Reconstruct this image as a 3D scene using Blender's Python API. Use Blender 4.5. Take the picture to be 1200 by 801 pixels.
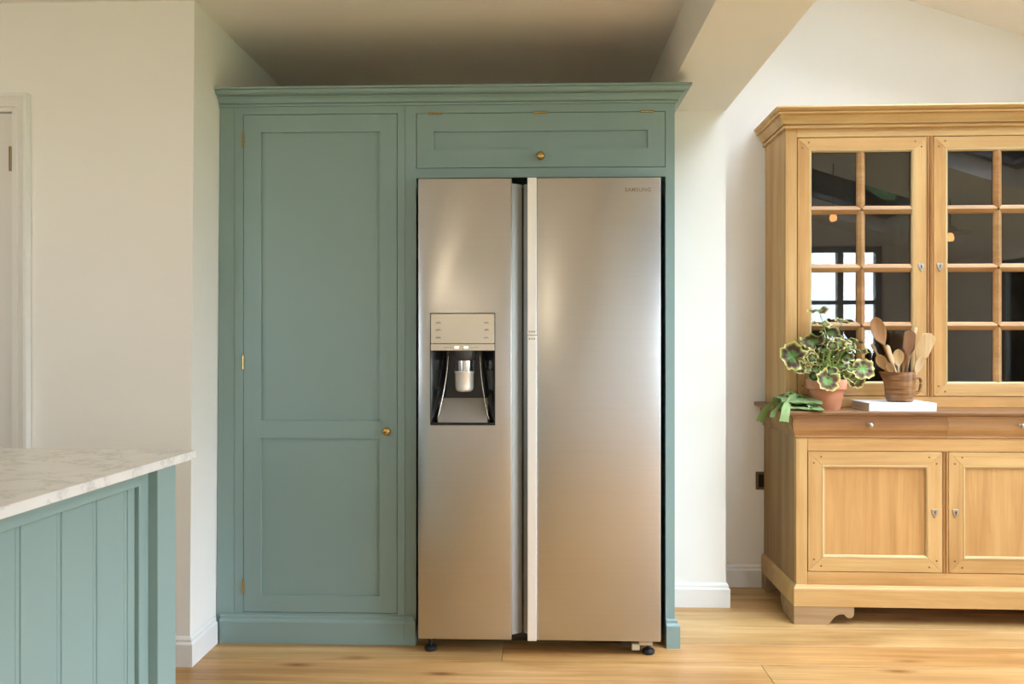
import bpy, bmesh, math, random
from mathutils import Vector, Matrix
R = math.radians
S = bpy.context.scene
COL = S.collection
for o in list(bpy.data.objects):
    bpy.data.objects.remove(o)

# ------------------------------------------------------------------ camera
cam_d = bpy.data.cameras.new('camera'); cam_d.sensor_width = 36.0; cam_d.lens = 27.0
cam_d.clip_start = 0.02
cam = bpy.data.objects.new('camera', cam_d); COL.objects.link(cam)
cam.location = (0, 0, 1.175); cam.rotation_euler = (R(90), 0, math.atan(28 / 900))
S.camera = cam

# ------------------------------------------------------------------ world, daylight, exposure
SKY = 12.0
W = bpy.data.worlds.new('World'); S.world = W; W.use_nodes = True
bg = W.node_tree.nodes['Background']; bg.inputs[0].default_value = (0.80, 0.915, 1.05, 1); bg.inputs[1].default_value = SKY
S.view_settings.view_transform = 'Standard'; S.view_settings.look = 'None'
S.view_settings.gamma = 1.0; S.view_settings.use_curve_mapping = False
S.view_settings.exposure = 0.17

# room dimensions (metres): x right, y away from the camera, z up
YB = 3.73; YN = 2.755; XR = 4.2; XL = -4.0; YR = -1.5; ZC = 2.415
SLOPE = 0.328; XB0, XB1 = 0.542, 0.843; ZB = 2.203
SA = math.atan(SLOPE)
def zs(x): return 3.115 - SLOPE * (x - XB1)
WIN_R = (-0.6, 2.3, 0.0, 1.93)       # right wall glazing y0,y1,z0,z1
WIN_B = (2.7, 3.56, 0.55, 2.20)      # rear wall window x0,x1,z0,z1
WIN_FILL = (-3.4, -2.5, 1.0, 2.1)      # unseen rear wall window, added to brighten the kitchen fronts
SKYL = [((1.15, 3.4), (-1.1, 0.2)), ((1.15, 3.4), (1.15, 3.38))]   # roof windows x-range, y-range
def portal(loc, rot, sx, sy):
    d = bpy.data.lights.new('daylight_portal', 'AREA'); d.shape = 'RECTANGLE'; d.size = sx; d.size_y = sy
    d.cycles.is_portal = True
    o = bpy.data.objects.new('daylight_portal', d); COL.objects.link(o); o.location = loc; o.rotation_euler = rot
portal((XR + .1, (WIN_R[0] + WIN_R[1]) / 2, (WIN_R[2] + WIN_R[3]) / 2), (0, R(90), 0), WIN_R[3] - WIN_R[2], WIN_R[1] - WIN_R[0])
portal(((WIN_B[0] + WIN_B[1]) / 2, YR - .1, (WIN_B[2] + WIN_B[3]) / 2), (R(90), 0, 0), WIN_B[1] - WIN_B[0], WIN_B[3] - WIN_B[2])
portal(((WIN_FILL[0] + WIN_FILL[1]) / 2, YR - .1, (WIN_FILL[2] + WIN_FILL[3]) / 2), (R(90), 0, 0), WIN_FILL[1] - WIN_FILL[0], WIN_FILL[3] - WIN_FILL[2])
for (a, b), (c, d) in SKYL:
    portal(((a + b) / 2, (c + d) / 2, zs((a + b) / 2) + .12), (0, SA, 0), (b - a) / math.cos(SA), d - c)

# ------------------------------------------------------------------ materials
def mat(name, col=(.8, .8, .8), rough=.5, metal=0, **kw):
    m = bpy.data.materials.new(name); m.use_nodes = True
    b = m.node_tree.nodes['Principled BSDF']
    b.inputs['Base Color'].default_value = (*col, 1); b.inputs['Roughness'].default_value = rough
    b.inputs['Metallic'].default_value = metal
    for k, v in kw.items(): b.inputs[k.replace('_', ' ')].default_value = v
    return m
class NT:
    def __init__(s, m): s.m = m; s.t = m.node_tree; s.b = s.t.nodes['Principled BSDF']
    def n(s, typ, **kw):
        x = s.t.nodes.new(typ)
        for k, v in kw.items():
            if k in x.inputs.keys(): x.inputs[k].default_value = v
            else: setattr(x, k, v)
        return x
    def l(s, a, b): s.t.links.new(a, b)
    def ramp(s, src, stops, interp='LINEAR'):
        r = s.t.nodes.new('ShaderNodeValToRGB'); r.color_ramp.interpolation = interp
        e = r.color_ramp.elements
        while len(e) < len(stops): e.new(.5)
        for i, (p, c) in enumerate(stops): e[i].position = p; e[i].color = (*c, 1)
        s.l(src, r.inputs[0]); return r.outputs[0]
    def mix(s, f, a, b, blend='MIX'):
        x = s.t.nodes.new('ShaderNodeMix'); x.data_type = 'RGBA'; x.blend_type = blend
        for i, v in ((0, f), (6, a), (7, b)):
            if isinstance(v, (int, float)): x.inputs[i].default_value = v
            elif isinstance(v, tuple): x.inputs[i].default_value = (*v, 1)
            else: s.l(v, x.inputs[i])
        return x.outputs[2]
    def bump(s, h, st=.1, dist=.002):
        x = s.n('ShaderNodeBump', Strength=st, Distance=dist); s.l(h, x.inputs['Height']); s.l(x.outputs[0], s.b.inputs['Normal'])
    def coords(s, scale, rnd=True):
        tc = s.n('ShaderNodeTexCoord'); v = tc.outputs['Object']
        if rnd:
            oi = s.n('ShaderNodeObjectInfo'); mu = s.n('ShaderNodeMath', operation='MULTIPLY'); mu.inputs[1].default_value = 37.0
            s.l(oi.outputs['Random'], mu.inputs[0])
            ad = s.n('ShaderNodeVectorMath', operation='ADD'); s.l(v, ad.inputs[0]); s.l(mu.outputs[0], ad.inputs[1]); v = ad.outputs[0]
        mp = s.n('ShaderNodeMapping'); mp.inputs['Scale'].default_value = scale; s.l(v, mp.inputs[0]); return mp.outputs[0]

def paint(name, col, rough=.5, var=.03, spec=.4):
    m = mat(name, col, rough); q = NT(m); m.node_tree.nodes['Principled BSDF'].inputs['Specular IOR Level'].default_value = spec
    nz = q.n('ShaderNodeTexNoise', Scale=3.0, Detail=3.0); q.l(q.coords((1, 1, 1), False), nz.inputs['Vector'])
    q.l(q.ramp(nz.outputs[0], [(.3, tuple(c * (1 - var) for c in col)), (.7, tuple(min(1, c * (1 + var)) for c in col))]), q.b.inputs['Base Color'])
    n2 = q.n('ShaderNodeTexNoise', Scale=220.0, Detail=2.0); q.bump(n2.outputs[0], .05, .0006)
    return m

def wood(name, dark, mid, light, axis, rough=.45, grain=1.0, knots=0.0, spec=.35, tone=.12, finef=.4):
    m = mat(name, mid, rough); q = NT(m); q.b.inputs['Specular IOR Level'].default_value = spec
    sc = [14, 14, 14]; sc[axis] = 1.1
    v = q.coords(tuple(sc))
    n1 = q.n('ShaderNodeTexNoise', Scale=1.0 * grain, Detail=5.0, Roughness=.6, Distortion=.6); q.l(v, n1.inputs['Vector'])
    base = q.ramp(n1.outputs[0], [(.28, dark), (.5, mid), (.72, light)])
    sc2 = [150, 150, 150]; sc2[axis] = 3.5
    n2 = q.n('ShaderNodeTexNoise', Scale=1.0 * grain, Detail=4.0, Roughness=.7); q.l(q.coords(tuple(sc2)), n2.inputs['Vector'])
    fine = q.ramp(n2.outputs[0], [(.3, (.72, .66, .58)), (.55, (1, 1, 1))])
    col = q.mix(finef, base, fine, 'MULTIPLY')
    n3 = q.n('ShaderNodeTexNoise', Scale=2.2, Detail=3.0); q.l(q.coords((1, 1, 1)), n3.inputs['Vector'])
    blot = q.ramp(n3.outputs[0], [(.3, (.80, .72, .62)), (.62, (1, 1, 1))])
    col = q.mix(.6, col, blot, 'MULTIPLY')
    if knots:
        sc3 = [9, 9, 9]; sc3[axis] = 2.6
        vo = q.n('ShaderNodeTexVoronoi', Scale=1.0); q.l(q.coords(tuple(sc3)), vo.inputs['Vector'])
        kn = q.ramp(vo.outputs['Distance'], [(.03, (.32, .20, .12)), (.13, (.78, .70, .60)), (.22, (1, 1, 1))])
        col = q.mix(knots, col, kn, 'MULTIPLY')
    oi = q.n('ShaderNodeObjectInfo')
    tn = q.ramp(oi.outputs['Random'], [(0, (1 - tone * .4, 1 - tone * 1.3, 1 - tone * 2.2)), (.5, (1, 1 - tone * .3, 1 - tone * .5)), (1, (1 + tone * .3, 1 + tone * .4, 1 + tone * .4))])
    col = q.mix(1.0, col, tn, 'MULTIPLY')
    q.l(col, q.b.inputs['Base Color']); q.bump(n2.outputs[0], .12, .001)
    return m

M = {}
M['wall'] = paint('wall_paint', (.89, .88, .845), .75, .012)
M['ceil'] = paint('ceiling_paint', (.89, .88, .845), .8, .012)
M['white'] = paint('white_eggshell', (.82, .82, .80), .45, .01)
M['door'] = paint('door_paint', (.76, .75, .72), .45, .01)
M['teal'] = paint('teal_paint', (.250, .362, .352), .42, .02)
M['void'] = mat('dark_void', (.012, .012, .012), .8)
M['black'] = mat('black_plastic', (.008, .008, .009), .18)
M['rubber'] = mat('black_rubber', (.015, .015, .015), .55)
M['brass'] = mat('aged_brass', (.55, .37, .13), .25, 1)
M['brassd'] = mat('bronze_hinge', (.20, .15, .09), .4, 1)
M['nickel'] = mat('worn_nickel', (.50, .47, .42), .3, 1)
M['alu'] = mat('bright_aluminium', (.93, .93, .92), .36, .5)
M['zinc'] = mat('zinc_bracket', (.62, .60, .56), .4, 1)
M['cream'] = mat('cream_plastic', (.75, .66, .48), .5)
M['dgrey'] = mat('dark_grey_plastic', (.05, .05, .05), .25)
M['mgrey'] = mat('grey_plastic', (.27, .245, .215), .35)
M['frame'] = mat('grey_frame', (.22, .23, .24), .4)
M['bulb'] = mat('warm_bulb', (1, .6, .3), .5); M['bulb'].node_tree.nodes['Principled BSDF'].inputs['Emission Color'].default_value = (1, .42, .14, 1); M['bulb'].node_tree.nodes['Principled BSDF'].inputs['Emission Strength'].default_value = 10
M['globe'] = mat('opal_globe', (.9, .85, .75), .4); M['globe'].node_tree.nodes['Principled BSDF'].inputs['Emission Color'].default_value = (1, .80, .57, 1); M['globe'].node_tree.nodes['Principled BSDF'].inputs['Emission Strength'].default_value = 24
M['display'] = mat('lit_display', (.9, .9, .85), .3); M['display'].node_tree.nodes['Principled BSDF'].inputs['Emission Color'].default_value = (1, .95, .85, 1); M['display'].node_tree.nodes['Principled BSDF'].inputs['Emission Strength'].default_value = .6
M['mark'] = mat('grey_print', (.36, .33, .28), .5)
M['logo'] = mat('logo_metal', (.30, .26, .20), .4, .6)
def steel(name, col, rough, aniso=.75):
    m = mat(name, col, rough, 1); q = NT(m); q.b.inputs['Anisotropic'].default_value = aniso
    tg = q.n('ShaderNodeTangent', direction_type='RADIAL', axis='Z'); q.l(tg.outputs[0], q.b.inputs['Tangent']); q.b.inputs['Anisotropic Rotation'].default_value = .25
    n = q.n('ShaderNodeTexNoise', Scale=1.0, Detail=3.0); q.l(q.coords((1.5, 1.5, 420), False), n.inputs['Vector'])
    q.l(q.ramp(n.outputs[0], [(.3, tuple(c * .975 for c in col)), (.7, tuple(min(1, c * 1.02) for c in col))]), q.b.inputs['Base Color'])
    q.bump(n.outputs[0], .03, .0004)
    return m
M['steel'] = steel('brushed_steel', (.56, .565, .575), .28, .55)
M['steel2'] = steel('polished_steel', (.60, .58, .55), .2, .5)
M['grip'] = mat('satin_grey_grip', (.30, .29, .275), .42, .85)
M['panel'] = steel('control_panel_steel', (.86, .84, .80), .14, .3)
def glass(name, tint=(1, 1, 1), ior=1.5):
    m = bpy.data.materials.new(name); m.use_nodes = True; t = m.node_tree; t.nodes.remove(t.nodes['Principled BSDF'])
    fr = t.nodes.new('ShaderNodeFresnel'); fr.inputs[0].default_value = ior
    tr = t.nodes.new('ShaderNodeBsdfTransparent'); tr.inputs[0].default_value = (*tint, 1)
    gl = t.nodes.new('ShaderNodeBsdfGlossy'); gl.inputs['Roughness'].default_value = 0.0
    mx = t.nodes.new('ShaderNodeMixShader'); out = t.nodes['Material Output']
    t.links.new(fr.outputs[0], mx.inputs[0]); t.links.new(tr.outputs[0], mx.inputs[1]); t.links.new(gl.outputs[0], mx.inputs[2]); t.links.new(mx.outputs[0], out.inputs[0])
    return m
M['glass'] = glass('window_glass')
M['glass2'] = glass('dresser_glass', ior=1.68)
PD, PM, PL = (.47, .27, .095), (.62, .385, .155), (.70, .475, .21)
M['pine_h'] = wood('honey_pine_across', PD, PM, PL, 0, .42, .8)
M['pine_v'] = wood('honey_pine_upright', PD, PM, PL, 2, .42, .8)
M['pine_y'] = wood('honey_pine_deep', PD, PM, PL, 1, .42, .8)
M['bead_h'] = wood('pale_bead_across', (.45, .33, .14), (.62, .48, .25), (.72, .58, .34), 0, .45, .8)
M['bead_v'] = wood('pale_bead_upright', (.45, .33, .14), (.62, .48, .25), (.72, .58, .34), 2, .45, .8)
M['bar'] = wood('reddish_bar', (.30, .16, .062), (.44, .255, .105), (.55, .345, .16), 0, .45)
M['stile'] = wood('tan_stile', (.38, .20, .08), (.52, .31, .125), (.60, .39, .17), 2, .45)
M['top'] = wood('worn_brown_top', (.15, .078, .036), (.25, .14, .068), (.34, .20, .10), 0, .38, .9)
M['frieze'] = wood('brown_frieze', (.30, .155, .062), (.43, .24, .10), (.53, .32, .145), 0, .40, .8)
M['foot'] = wood('foot_wood', (.30, .19, .09), (.42, .28, .15), (.52, .37, .21), 0, .45)
M['side'] = wood('shaded_side_wood', (.22, .12, .045), (.35, .21, .08), (.45, .285, .12), 2, .5, .9)  # darker than the front pine: shade of the side faces put into the colour
M['oak'] = wood('oak_plank', (.36, .20, .070), (.57, .355, .145), (.71, .48, .235), 0, .36, .8, .9, .45, .16, .85)
M['peg'] = mat('dark_peg', (.16, .085, .035), .6)
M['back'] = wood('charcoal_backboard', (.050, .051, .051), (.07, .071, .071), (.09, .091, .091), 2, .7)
def marble():
    m = mat('white_marble', (.8, .8, .78), .16); q = NT(m)
    v = q.coords((1, 1, 1), False)
    n0 = q.n('ShaderNodeTexNoise', Scale=3.0, Detail=6.0, Roughness=.6); q.l(v, n0.inputs['Vector'])
    ad = q.n('ShaderNodeVectorMath', operation='MULTIPLY_ADD'); q.l(n0.outputs['Color'], ad.inputs[0]); ad.inputs[1].default_value = (.5, .5, .5); q.l(v, ad.inputs[2])
    mg = q.n('ShaderNodeTexNoise', Scale=6.5, Detail=7.0, Roughness=.62); q.l(ad.outputs[0], mg.inputs['Vector'])
    ab = q.n('ShaderNodeMath', operation='SUBTRACT'); q.l(mg.outputs[0], ab.inputs[0]); ab.inputs[1].default_value = .5
    ab2 = q.n('ShaderNodeMath', operation='ABSOLUTE'); q.l(ab.outputs[0], ab2.inputs[0])
    c = q.ramp(ab2.outputs[0], [(0, (.62, .62, .61)), (.015, (.72, .72, .71)), (.05, (.80, .80, .79)), (.2, (.82, .82, .81))])
    cl = q.ramp(n0.outputs[0], [(.35, (.92, .92, .92)), (.6, (1, 1, 1))])
    q.l(q.mix(.8, c, cl, 'MULTIPLY'), q.b.inputs['Base Color']); return m
M['marble'] = marble()
def terracotta():
    m = mat('terracotta', (.52, .22, .12), .8); q = NT(m)
    n = q.n('ShaderNodeTexNoise', Scale=14.0, Detail=5.0); q.l(q.coords((1, 1, 1)), n.inputs['Vector'])
    q.l(q.ramp(n.outputs[0], [(.3, (.44, .17, .09)), (.55, (.55, .24, .135)), (.8, (.62, .33, .22))]), q.b.inputs['Base Color'])
    q.bump(n.outputs[0], .1, .002); return m
M['terra'] = terracotta()
M['soil'] = mat('dark_soil', (.03, .02, .013), .95)
M['stem'] = mat('green_stem', (.26, .40, .08), .5)
def leafmat():
    m = mat('variegated_leaf', (.2, .4, .1), .5); q = NT(m)
    uv = q.n('ShaderNodeUVMap'); sp = q.n('ShaderNodeSeparateXYZ'); q.l(uv.outputs[0], sp.inputs[0])
    n = q.n('ShaderNodeTexNoise', Scale=55.0, Detail=2.0); q.l(q.coords((1, 1, 1)), n.inputs['Vector'])
    a = q.n('ShaderNodeMath', operation='MULTIPLY_ADD'); q.l(n.outputs[0], a.inputs[0]); a.inputs[1].default_value = .34; q.l(sp.outputs[0], a.inputs[2])
    b = q.n('ShaderNodeMath', operation='SUBTRACT'); q.l(a.outputs[0], b.inputs[0]); b.inputs[1].default_value = .17
    q.l(q.ramp(b.outputs[0], [(.0, (.22, .38, .11)), (.38, (.19, .35, .08)), (.50, (.18, .11, .05)), (.58, (.14, .065, .045)), (.76, (.21, .11, .08)), (.83, (.36, .42, .09)), (.91, (.76, .72, .26)), (1, (.86, .80, .42))]), q.b.inputs['Base Color'])
    return m
M['leaf'] = leafmat()
def clothmat():
    m = mat('green_cloth', (.28, .46, .17), .85); q = NT(m)
    uv = q.n('ShaderNodeUVMap'); w = q.n('ShaderNodeTexWave', Scale=9.0); w.bands_direction = 'X'; q.l(uv.outputs[0], w.inputs['Vector'])
    q.l(q.ramp(w.outputs[0], [(0, (.22, .36, .12)), (.10, (.28, .42, .16)), (.18, (.44, .58, .26)), (1, (.48, .62, .30))]), q.b.inputs['Base Color']); return m
M['cloth'] = clothmat()
def jugmat():
    m = mat('banded_brown_glaze', (.3, .15, .06), .3); q = NT(m)
    n = q.n('ShaderNodeTexNoise', Scale=1.0, Detail=5.0, Distortion=1.5); q.l(q.coords((6, 6, 75), False), n.inputs['Vector'])
    q.l(q.ramp(n.outputs[0], [(.3, (.10, .042, .014)), (.5, (.25, .115, .042)), (.68, (.40, .21, .09))]), q.b.inputs['Base Color']); return m
M['jug'] = jugmat()
M['spoon_a'] = wood('spoon_wood_brown', (.21, .105, .038), (.32, .175, .07), (.41, .245, .105), 2, .5)
M['spoon_b'] = wood('spoon_wood_tan', (.36, .215, .088), (.49, .315, .145), (.59, .41, .215), 2, .5)
M['spoon_c'] = wood('spoon_wood_pale', (.60, .45, .27), (.72, .56, .37), (.80, .66, .47), 2, .5)
M['spoon_d'] = wood('spoon_wood_dark', (.18, .082, .032), (.28, .135, .055), (.38, .20, .09), 2, .5)
M['paper'] = mat('white_cover', (.84, .84, .83), .5)
M['pages'] = mat('page_block', (.66, .63, .57), .8)
M['lawn'] = mat('lawn', (.12, .20, .06), .9)
M['hedge'] = mat('hedge_leaf', (.10, .17, .05), .8)
M['shade'] = mat('pale_enamel', (.6, .6, .58), .3)

# ------------------------------------------------------------------ helpers
def mk(name, bm, m, parent=None, smooth=False, angle=None):
    bmesh.ops.recalc_face_normals(bm, faces=bm.faces[:])
    me = bpy.data.meshes.new(name); bm.to_mesh(me); bm.free()
    me.materials.append(M[m] if isinstance(m, str) else m)
    if smooth:
        me.shade_smooth()
        if angle: me.set_sharp_from_angle(angle=R(angle))
    o = bpy.data.objects.new(name, me); COL.objects.link(o)
    if parent: o.parent = parent
    return o
def empty(name, loc=(0, 0, 0), rz=0, parent=None):
    o = bpy.data.objects.new(name, None); COL.objects.link(o); o.location = loc; o.rotation_euler[2] = rz; o.empty_display_size = .05
    if parent: o.parent = parent
    return o
def tag(o, label=None, cat=None, group=None, kind=None):
    if label: o['label'] = label
    if cat: o['category'] = cat
    if group: o['group'] = group
    if kind: o['kind'] = kind
    return o
def B(): return bmesh.new()
def box(bm, x0, x1, y0, y1, z0, z1, bev=0, seg=1):
    vs = [bm.verts.new(p) for p in [(x0, y0, z0), (x1, y0, z0), (x1, y1, z0), (x0, y1, z0), (x0, y0, z1), (x1, y0, z1), (x1, y1, z1), (x0, y1, z1)]]
    fs = [bm.faces.new([vs[i] for i in f]) for f in [(3, 2, 1, 0), (4, 5, 6, 7), (0, 1, 5, 4), (1, 2, 6, 5), (2, 3, 7, 6), (3, 0, 4, 7)]]
    if bev:
        es = list({e for f in fs for e in f.edges})
        bmesh.ops.bevel(bm, geom=es, offset=bev, segments=seg, affect='EDGES', profile=.5)
    return bm
def bx(name, dims, m, parent=None, bev=0, seg=1):
    return mk(name, box(B(), *dims, bev=bev, seg=seg), m, parent)
def prism(bm, pts, a0, a1, mp, bev=0):
    """closed outline pts (p,q) extruded from a0 to a1; mp(p,q,a)->xyz"""
    n = len(pts); A = [bm.verts.new(mp(p, q, a0)) for p, q in pts]; Z = [bm.verts.new(mp(p, q, a1)) for p, q in pts]
    f = [bm.faces.new(A), bm.faces.new(Z[::-1])]
    for i in range(n): f.append(bm.faces.new([A[i], Z[i], Z[(i + 1) % n], A[(i + 1) % n]]))
    if bev: bmesh.ops.bevel(bm, geom=list({e for x in f for e in x.edges}), offset=bev, segments=1, affect='EDGES')
    return bm
XZ = lambda p, q, a: (p, a, q)
def sweep(bm, path, prof, mp=lambda x, y, h: (x, y, h)):
    """closed profile (offset, height) swept with mitres along open 2D path, offset to the right-hand side"""
    n = len(path); rings = []
    for i, p in enumerate(path):
        p = Vector(p); ns = []
        if i > 0: d = (p - Vector(path[i - 1])).normalized(); ns.append(Vector((d.y, -d.x)))
        if i < n - 1: d = (Vector(path[i + 1]) - p).normalized(); ns.append(Vector((d.y, -d.x)))
        mv = ns[0] if len(ns) == 1 else (ns[0] + ns[1]) / (1 + ns[0].dot(ns[1]))
        rings.append([bm.verts.new(mp(p.x + mv.x * o, p.y + mv.y * o, h)) for o, h in prof])
    k = len(prof)
    for a, b in zip(rings, rings[1:]):
        for j in range(k): bm.faces.new([a[j], a[(j + 1) % k], b[(j + 1) % k], b[j]])
    bm.faces.new(rings[0]); bm.faces.new(rings[-1][::-1])
    return bm
def lathe(bm, prof, seg=32, c=(0, 0, 0), cap=True, axis='Z'):
    def P(r, h, a):
        x, y = r * math.cos(a), r * math.sin(a)
        v = {'Z': (x, y, h), 'Y': (x, h, y), 'X': (h, x, y)}[axis]
        return (v[0] + c[0], v[1] + c[1], v[2] + c[2])
    rings = [[bm.verts.new(P(r, h, 2 * math.pi * i / seg)) for i in range(seg)] for r, h in prof]
    for a, b in zip(rings, rings[1:]):
        for i in range(seg): bm.faces.new([a[i], a[(i + 1) % seg], b[(i + 1) % seg], b[i]])
    if cap: bm.faces.new(rings[0]); bm.faces.new(rings[-1])
    return bm
def tube(bm, pts, rads, seg=8):
    pts = [Vector(p) for p in pts]; n = len(pts); rings = []
    if not isinstance(rads, (list, tuple)): rads = [rads] * n
    up = Vector((0, 0, 1))
    for i in range(n):
        t = (pts[min(i + 1, n - 1)] - pts[max(i - 1, 0)]).normalized()
        s = t.cross(up);  s = s.normalized() if s.length > 1e-3 else t.cross(Vector((1, 0, 0))).normalized()
        u = s.cross(t)
        rings.append([bm.verts.new(pts[i] + (s * math.cos(2 * math.pi * j / seg) + u * math.sin(2 * math.pi * j / seg)) * rads[i]) for j in range(seg)])
    for a, b in zip(rings, rings[1:]):
        for j in range(seg): bm.faces.new([a[j], a[(j + 1) % seg], b[(j + 1) % seg], b[j]])
    bm.faces.new(rings[0]); bm.faces.new(rings[-1])
    return bm
def bez(p0, p1, p2, n=8):
    p0, p1, p2 = Vector(p0), Vector(p1), Vector(p2)
    return [(1 - t) ** 2 * p0 + 2 * t * (1 - t) * p1 + t * t * p2 for t in [i / n for i in range(n + 1)]]

# ================================================================== SETTING
XW0, XWS = -1.2582, 0.00726           # left return wall leans very slightly
def xw(z): return XW0 + XWS * z
# ---- floor: slab with oak planks
fl = tag(bx('floor', (XL, XR, YR, YB, -.12, -.012), 'void'), kind='structure')
rnd = random.Random(7)
PW = .183; rows = []
y = 2.825
while y > YR: y -= PW
r_i = 0
joints = {0: [-.035, 1.9, 3.6], 1: [-2.2, -.1, 0.985, 3.1]}
meshes = {}
while y < YB - .001:
    y0, y1 = max(y, YR), min(y + PW, YB)
    k = round((y - 2.825) / PW)
    if k == 0: js = [-2.3, -.126, 2.3]
    elif k == -1: js = [-1.5, .82, 2.9]
    elif k == 1: js = [-2.0, .2, 2.05]
    elif k == 2: js = [-1.3, 2.6]
    elif k == 3: js = [-1.9, .1, 1.08, 3.2]
    elif k == 4: js = [-2.6, -.5, 1.7, 3.4]
    else:
        js = []; xx = XL + rnd.uniform(.5, 2.2)
        while xx < XR - .3: js.append(xx); xx += rnd.uniform(1.7, 2.3)
    es = [XL] + js + [XR]
    for a, b in zip(es, es[1:]):
        if b - a < .02: continue
        h = rnd.uniform(-.0001, .0)
        bm = box(B(), -(b - a) / 2 + .0010, (b - a) / 2 - .0010, -(y1 - y0) / 2 + .0010, (y1 - y0) / 2 - .0010, -.012, 0)
        bmesh.ops.bevel(bm, geom=[e for e in bm.edges if all(v.co.z > -.001 for v in e.verts)], offset=.0007, segments=1, affect='EDGES')
        o = mk('plank', bm, 'oak', fl); o.location = ((a + b) / 2, (y0 + y1) / 2, h)
    y += PW

def struct(name, bm, m, parent=None): return tag(mk(name, bm, m, parent), kind='structure')
# ---- walls
DX0, DX1, DZ = -2.70, -1.912, 2.016   # doorway in the left wall
bm = B()
box(bm, XL, DX0, YN, YN + .12, 0, ZC); box(bm, DX0, DX1, YN, YN + .12, DZ, ZC)
prism(bm, [(DX1, 0), (xw(0), 0), (xw(ZC), ZC), (DX1, ZC)], YN, YN + .12, XZ)
struct('wall_left', bm, 'wall')
bm = B(); prism(bm, [(xw(0) - .12, 0), (xw(0), 0), (xw(ZC), ZC), (xw(ZC) - .12, ZC)], YN + .12, YB, XZ)
struct('wall_left_return', bm, 'wall')
struct('wall_back', box(B(), xw(0) - .12, XR, YB, YB + .15, 0, 3.3), 'wall')
struct('wall_pillar', box(B(), XB0, XB1, 3.44, YB, 0, ZB), 'wall')
struct('ceiling_beam', box(B(), XB0, XB1, YR, YB, ZB, 3.3), 'ceil')
struct('ceiling', box(B(), XL, XB0, YR, YB, ZC, ZC + .1), 'ceil')
# sloping ceiling with two roof-window openings
bm = B()
xs = [XB1, SKYL[0][0][0], SKYL[0][0][1], XR + .2]
ys = [YR, SKYL[0][1][0], SKYL[0][1][1], SKYL[1][1][0], SKYL[1][1][1], YB]
for i in range(3):
    for j in range(5):
        if i == 1 and j in (1, 3): continue
        prism(bm, [(xs[i], zs(xs[i])), (xs[i + 1], zs(xs[i + 1])), (xs[i + 1], zs(xs[i + 1]) + .22), (xs[i], zs(xs[i]) + .22)], ys[j], ys[j + 1], XZ)
struct('ceiling_slope', bm, 'ceil')
bm = B()
box(bm, XR, XR + .2, YR, WIN_R[0], 0, zs(XR) + .05); box(bm, XR, XR + .2, WIN_R[1], YB, 0, zs(XR) + .05); box(bm, XR, XR + .2, WIN_R[0], WIN_R[1], WIN_R[3], zs(XR) + .05)
struct('wall_right', bm, 'wall')
bm = B()
box(bm, XL, WIN_FILL[0], YR - .2, YR, 0, 3.3); box(bm, WIN_FILL[1], WIN_B[0], YR - .2, YR, 0, 3.3); box(bm, WIN_FILL[0], WIN_FILL[1], YR - .2, YR, 0, WIN_FILL[2]); box(bm, WIN_FILL[0], WIN_FILL[1], YR - .2, YR, WIN_FILL[3], 3.3); box(bm, WIN_B[1], XR, YR - .2, YR, 0, 3.3)
box(bm, WIN_B[0], WIN_B[1], YR - .2, YR, 0, WIN_B[2]); box(bm, WIN_B[0], WIN_B[1], YR - .2, YR, WIN_B[3], 3.3)
struct('wall_rear', bm, 'wall')
struct('wall_far_left', box(B(), XL - .15, XL, YR, YN + .12, 0, ZC), 'wall')
# ---- windows
def window(name, x0, x1, z0, z1, nx, zbars, mp, fw=.06, d=.07):
    w = tag(empty(name), kind='structure')
    def bar(a, b, c, e, nm):
        pts = [(a, c), (b, c), (b, e), (a, e)]; mk(nm, prism(B(), pts, -d / 2, d / 2, mp), 'frame', w)
    bar(x0, x1, z1 - fw, z1, 'window_head'); bar(x0, x1, z0, z0 + fw, 'window_sill')
    for i in range(nx + 1):
        xc = x0 + (x1 - x0) * i / nx; xa = min(max(xc - fw / 2, x0), x1 - fw); bar(xa, xa + fw, z0 + fw, z1 - fw, 'mullion')
    for i in range(nx):
        a = x0 + (x1 - x0) * i / nx + (fw if i == 0 else fw / 2); b = x0 + (x1 - x0) * (i + 1) / nx - (fw if i == nx - 1 else fw / 2)
        for zb in zbars: bar(a, b, zb - .02, zb + .02, 'transom')
        zz = [z0 + fw] + [z for z in zbars] + [z1 - fw]
        for c, e in zip(zz, zz[1:]):
            c2 = c + (.02 if c in zbars else 0); e2 = e - (.02 if e in zbars else 0)
            mk('pane', prism(B(), [(a, c2), (b, c2), (b, e2), (a, e2)], -.003, .003, mp), 'glass', w)
    return w
window('window_1', WIN_B[0], WIN_B[1], WIN_B[2], WIN_B[3], 2, [1.60], lambda p, q, a: (p, YR - .1 + a, q))
window('window_5', WIN_FILL[0], WIN_FILL[1], WIN_FILL[2], WIN_FILL[3], 2, [], lambda p, q, a: (p, YR - .1 + a, q))  # unseen window added as fill light for the kitchen side
window('window_2', WIN_R[0], WIN_R[1], WIN_R[2], WIN_R[3], 4, [], lambda p, q, a: (XR + .1 + a, p, q))
for i, ((a, b), (c, d)) in enumerate(SKYL):
    window('window_%d' % (3 + i), c, d, a, b, 1, [], lambda p, q, t: (q, p, zs(q) + .17 + t))
# ---- skirting
SK = [(0, 0), (.016, 0), (.016, .080), (.0135, .084), (.010, .088), (.010, .096), (.006, .102), (.003, .106), (0, .106)]
struct('baseboard_left', sweep(B(), [(-1.846, YN), (xw(.05), YN), (xw(.05), 2.962)], SK), 'white')
struct('baseboard_pillar', sweep(B(), [(.556, 3.44), (XB1, 3.44), (XB1, YB)], SK), 'white')
struct('baseboard_back', sweep(B(), [(XB1 + .017, YB), (XR, YB)], SK), 'white')
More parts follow.
